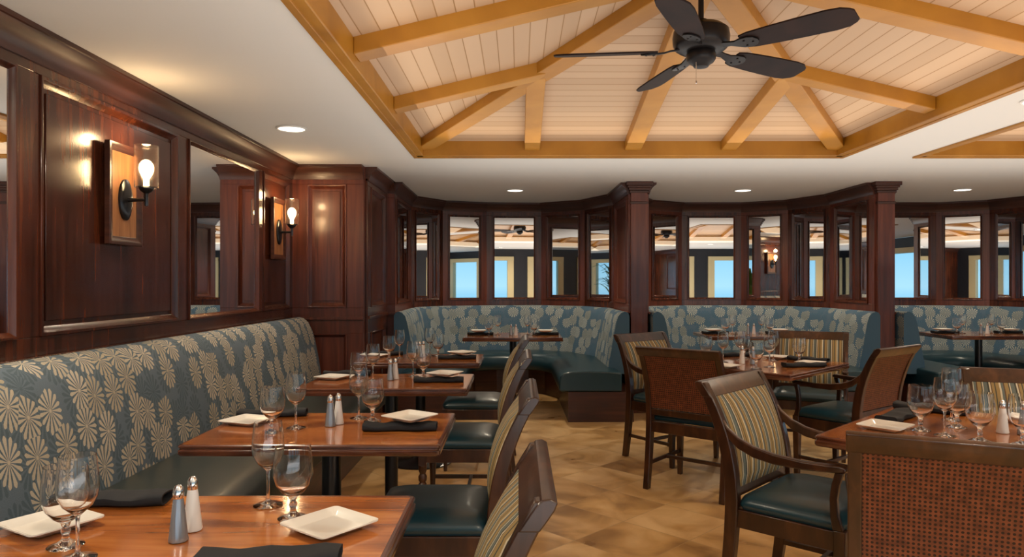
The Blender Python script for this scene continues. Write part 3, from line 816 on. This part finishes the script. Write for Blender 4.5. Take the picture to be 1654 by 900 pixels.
def put(o, x, y, rz, label, group, dz=0):
    if o.name not in used:
        used.add(o.name); o.location = (x, y, ZT_+dz); o.rotation_euler = (0, 0, rz); o['label'] = label; o['group'] = group
        if 'category' not in o: o['category'] = CAT[o.name]
        return o
    return copy_tree(o, (x, y, ZT_+dz), rz, label, group)
CAT = {plate.name: 'plate', napkin.name: 'napkin', wine.name: 'glass', goblet.name: 'glass'}
D = math.radians
def setting(cx, cy, nm, items):
    for it in items:
        kind, dx, dy, rz, where = it[:5]; dz = it[5] if len(it) > 5 else 0
        o = {'w': wine, 'g': goblet, 'p': plate, 'n': napkin, 's': salt, 'k': pepper}[kind]
        tx = {'w': 'clear stemmed wine glass', 'g': 'clear short-stemmed water goblet', 'p': 'small square white plate', 'n': 'folded black napkin', 's': 'white salt shaker with metal cap', 'k': 'grey pepper shaker with metal cap'}[kind]
        gr = {'w': 'wine glasses', 'g': 'water goblets', 'p': 'square plates', 'n': 'black napkins', 's': 'salt shakers', 'k': 'pepper shakers'}[kind]
        put(o, cx+dx, cy+dy, D(rz), f'{tx} on the {nm}{", "+where if where else ""}', gr+' on the tables', dz)
Bs, Cs = 'banquette side', 'chair side'
setting(-.71, 1.54, 'nearest banquette table', (('w', .093, .212, 0, Cs), ('g', .185, .116, 0, Cs), ('w', -.165, -.128, 0, Bs), ('g', -.232, -.060, 0, Bs), ('k', -.012, -.03, 10, ''), ('s', -.012, .036, 30, ''),
        ('p', .29, .04, -38, Cs), ('p', -.335, .05, -30, Bs), ('n', -.30, .225, 4, Bs), ('n', .225, -.155, 6, Cs)))
for cy, nm, q in ((2.70, 'second banquette table', 0), (3.97, 'third banquette table', .03), (5.15, 'farthest banquette table', -.02)):
    setting(-.71, cy, nm, (('w', -.129+q, -.02, 0, Bs), ('g', -.19+q, -.10, 0, Bs), ('w', .065+q, .17, 0, Cs), ('g', .133+q, .11, 0, Cs), ('k', -.008, .012, 20, ''), ('s', .012, .055, 40, ''),
        ('p', .30, -.02, -35+q*300, Cs, .032), ('p', -.345, .07, -20, Bs), ('n', .27, -.05, 2, Cs), ('n', -.30, .225, 8, Bs)))
for cx, cy, nm in ((-.06, 7.40, 'left booth table'), (2.43, 7.55, 'middle booth table'), (4.92, 7.62, 'right booth table')):
    setting(cx, cy, nm, (('w', -.16, .02, 0, 'left'), ('g', -.25, -.03, 0, 'left'), ('w', .15, .02, 0, 'right'), ('g', .22, -.04, 0, 'right'), ('s', .03, -.10, 0, ''), ('k', -.02, -.07, 0, ''),
        ('p', -.36, .03, 5, 'left', .032), ('p', .34, .03, -5, 'right', .032), ('n', -.34, .03, 0, 'left'), ('n', .34, .03, 0, 'right')))
# front square table (absolute positions)
setting(0, 0, 'front square table', (('g', 1.487, 2.635, 0, 'beside the left plate'), ('w', 1.522, 2.545, 0, 'nearest the left plate'), ('g', 1.59, 2.455, 0, 'beside the nearest wine glass'), ('w', 1.72, 2.83, 0, 'far side'),
        ('s', 1.76, 2.59, 0, ''), ('k', 1.815, 2.56, 15, ''), ('g', 1.70, 2.40, 0, 'beside the salt shaker'), ('w', 1.93, 2.58, 0, 'right side'), ('g', 1.655, 2.69, 0, 'far side'), ('w', 1.80, 2.30, 0, 'near side'),
        ('p', 1.37, 2.66, -48, 'left corner'), ('p', 1.99, 2.79, 45, 'far right edge'), ('p', 1.49, 2.29, 45, 'near left edge'), ('p', 2.05, 2.45, 45, 'right corner'),
        ('n', 1.52, 2.86, 45, 'far left edge'), ('n', 1.75, 3.03, -42, 'far side'), ('n', 1.69, 2.06, -45, 'near side'), ('n', 2.17, 2.66, 75, 'right side')))
setting(0, 0, 'middle square table', (('w', 1.40, 4.88, 0, 'left'), ('g', 1.32, 5.02, 0, 'left'), ('g', 1.62, 5.12, 0, 'back'), ('w', 1.55, 4.99, 0, 'back'), ('g', 1.50, 4.50, 0, 'front'), ('w', 1.62, 4.60, 0, 'front'), ('g', 1.93, 4.90, 0, 'right'), ('w', 1.78, 4.98, 0, 'right'),
        ('s', 1.50, 4.78, 0, ''), ('k', 1.56, 4.75, 15, ''),
        ('p', 1.33, 4.58, 40, 'front left edge'), ('p', 1.31, 5.14, 45, 'back left edge'), ('p', 1.86, 5.13, 45, 'back right edge'), ('p', 1.95, 4.76, 45, 'front right edge'),
        ('n', 1.85, 4.62, 4, 'front right edge'), ('n', 1.13, 4.86, 80, 'left corner'), ('n', 1.60, 5.28, 10, 'back corner'), ('n', 2.02, 4.97, -42, 'right corner')))
# potted palm by the windows, seen in the mirrors
def palm_plant(x, y, label):
    t = empty('potted_palm', (x, y, 0), 0, label, 'plant')
    b = MB(); b.lathe(((0, 0), (.16, 0), (.20, .32), (.21, .34), (.19, .34), (.17, .30), (0, .30)), 24); b.build('pot', 'pot', t, smooth=True)
    b = MB()
    for k in range(46):
        a = k*2.4; L = .5+.35*random.random(); h = .7+.75*random.random(); pts = []
        for j in range(6):
            s = j/5; pts.append(Vector((math.cos(a)*L*s**1.3, math.sin(a)*L*s**1.3, .3+h*math.sin(s*2.0)*.95+.25*s)))
        sd = Vector((-math.sin(a), math.cos(a), 0))
        b.loft([[p-sd*.05*math.sin(PI*(.12+.85*j/5)), p+Vector((0, 0, .01)), p+sd*.05*math.sin(PI*(.12+.85*j/5)), p-Vector((0, 0, .002))] for j, p in enumerate(pts)])
    tag(b.build('leaves', 'leaf', t, smooth=True), kind='stuff')
palm_plant(7.4, 1.2, 'tall potted palm by the right wall, reflected in the booth mirrors')
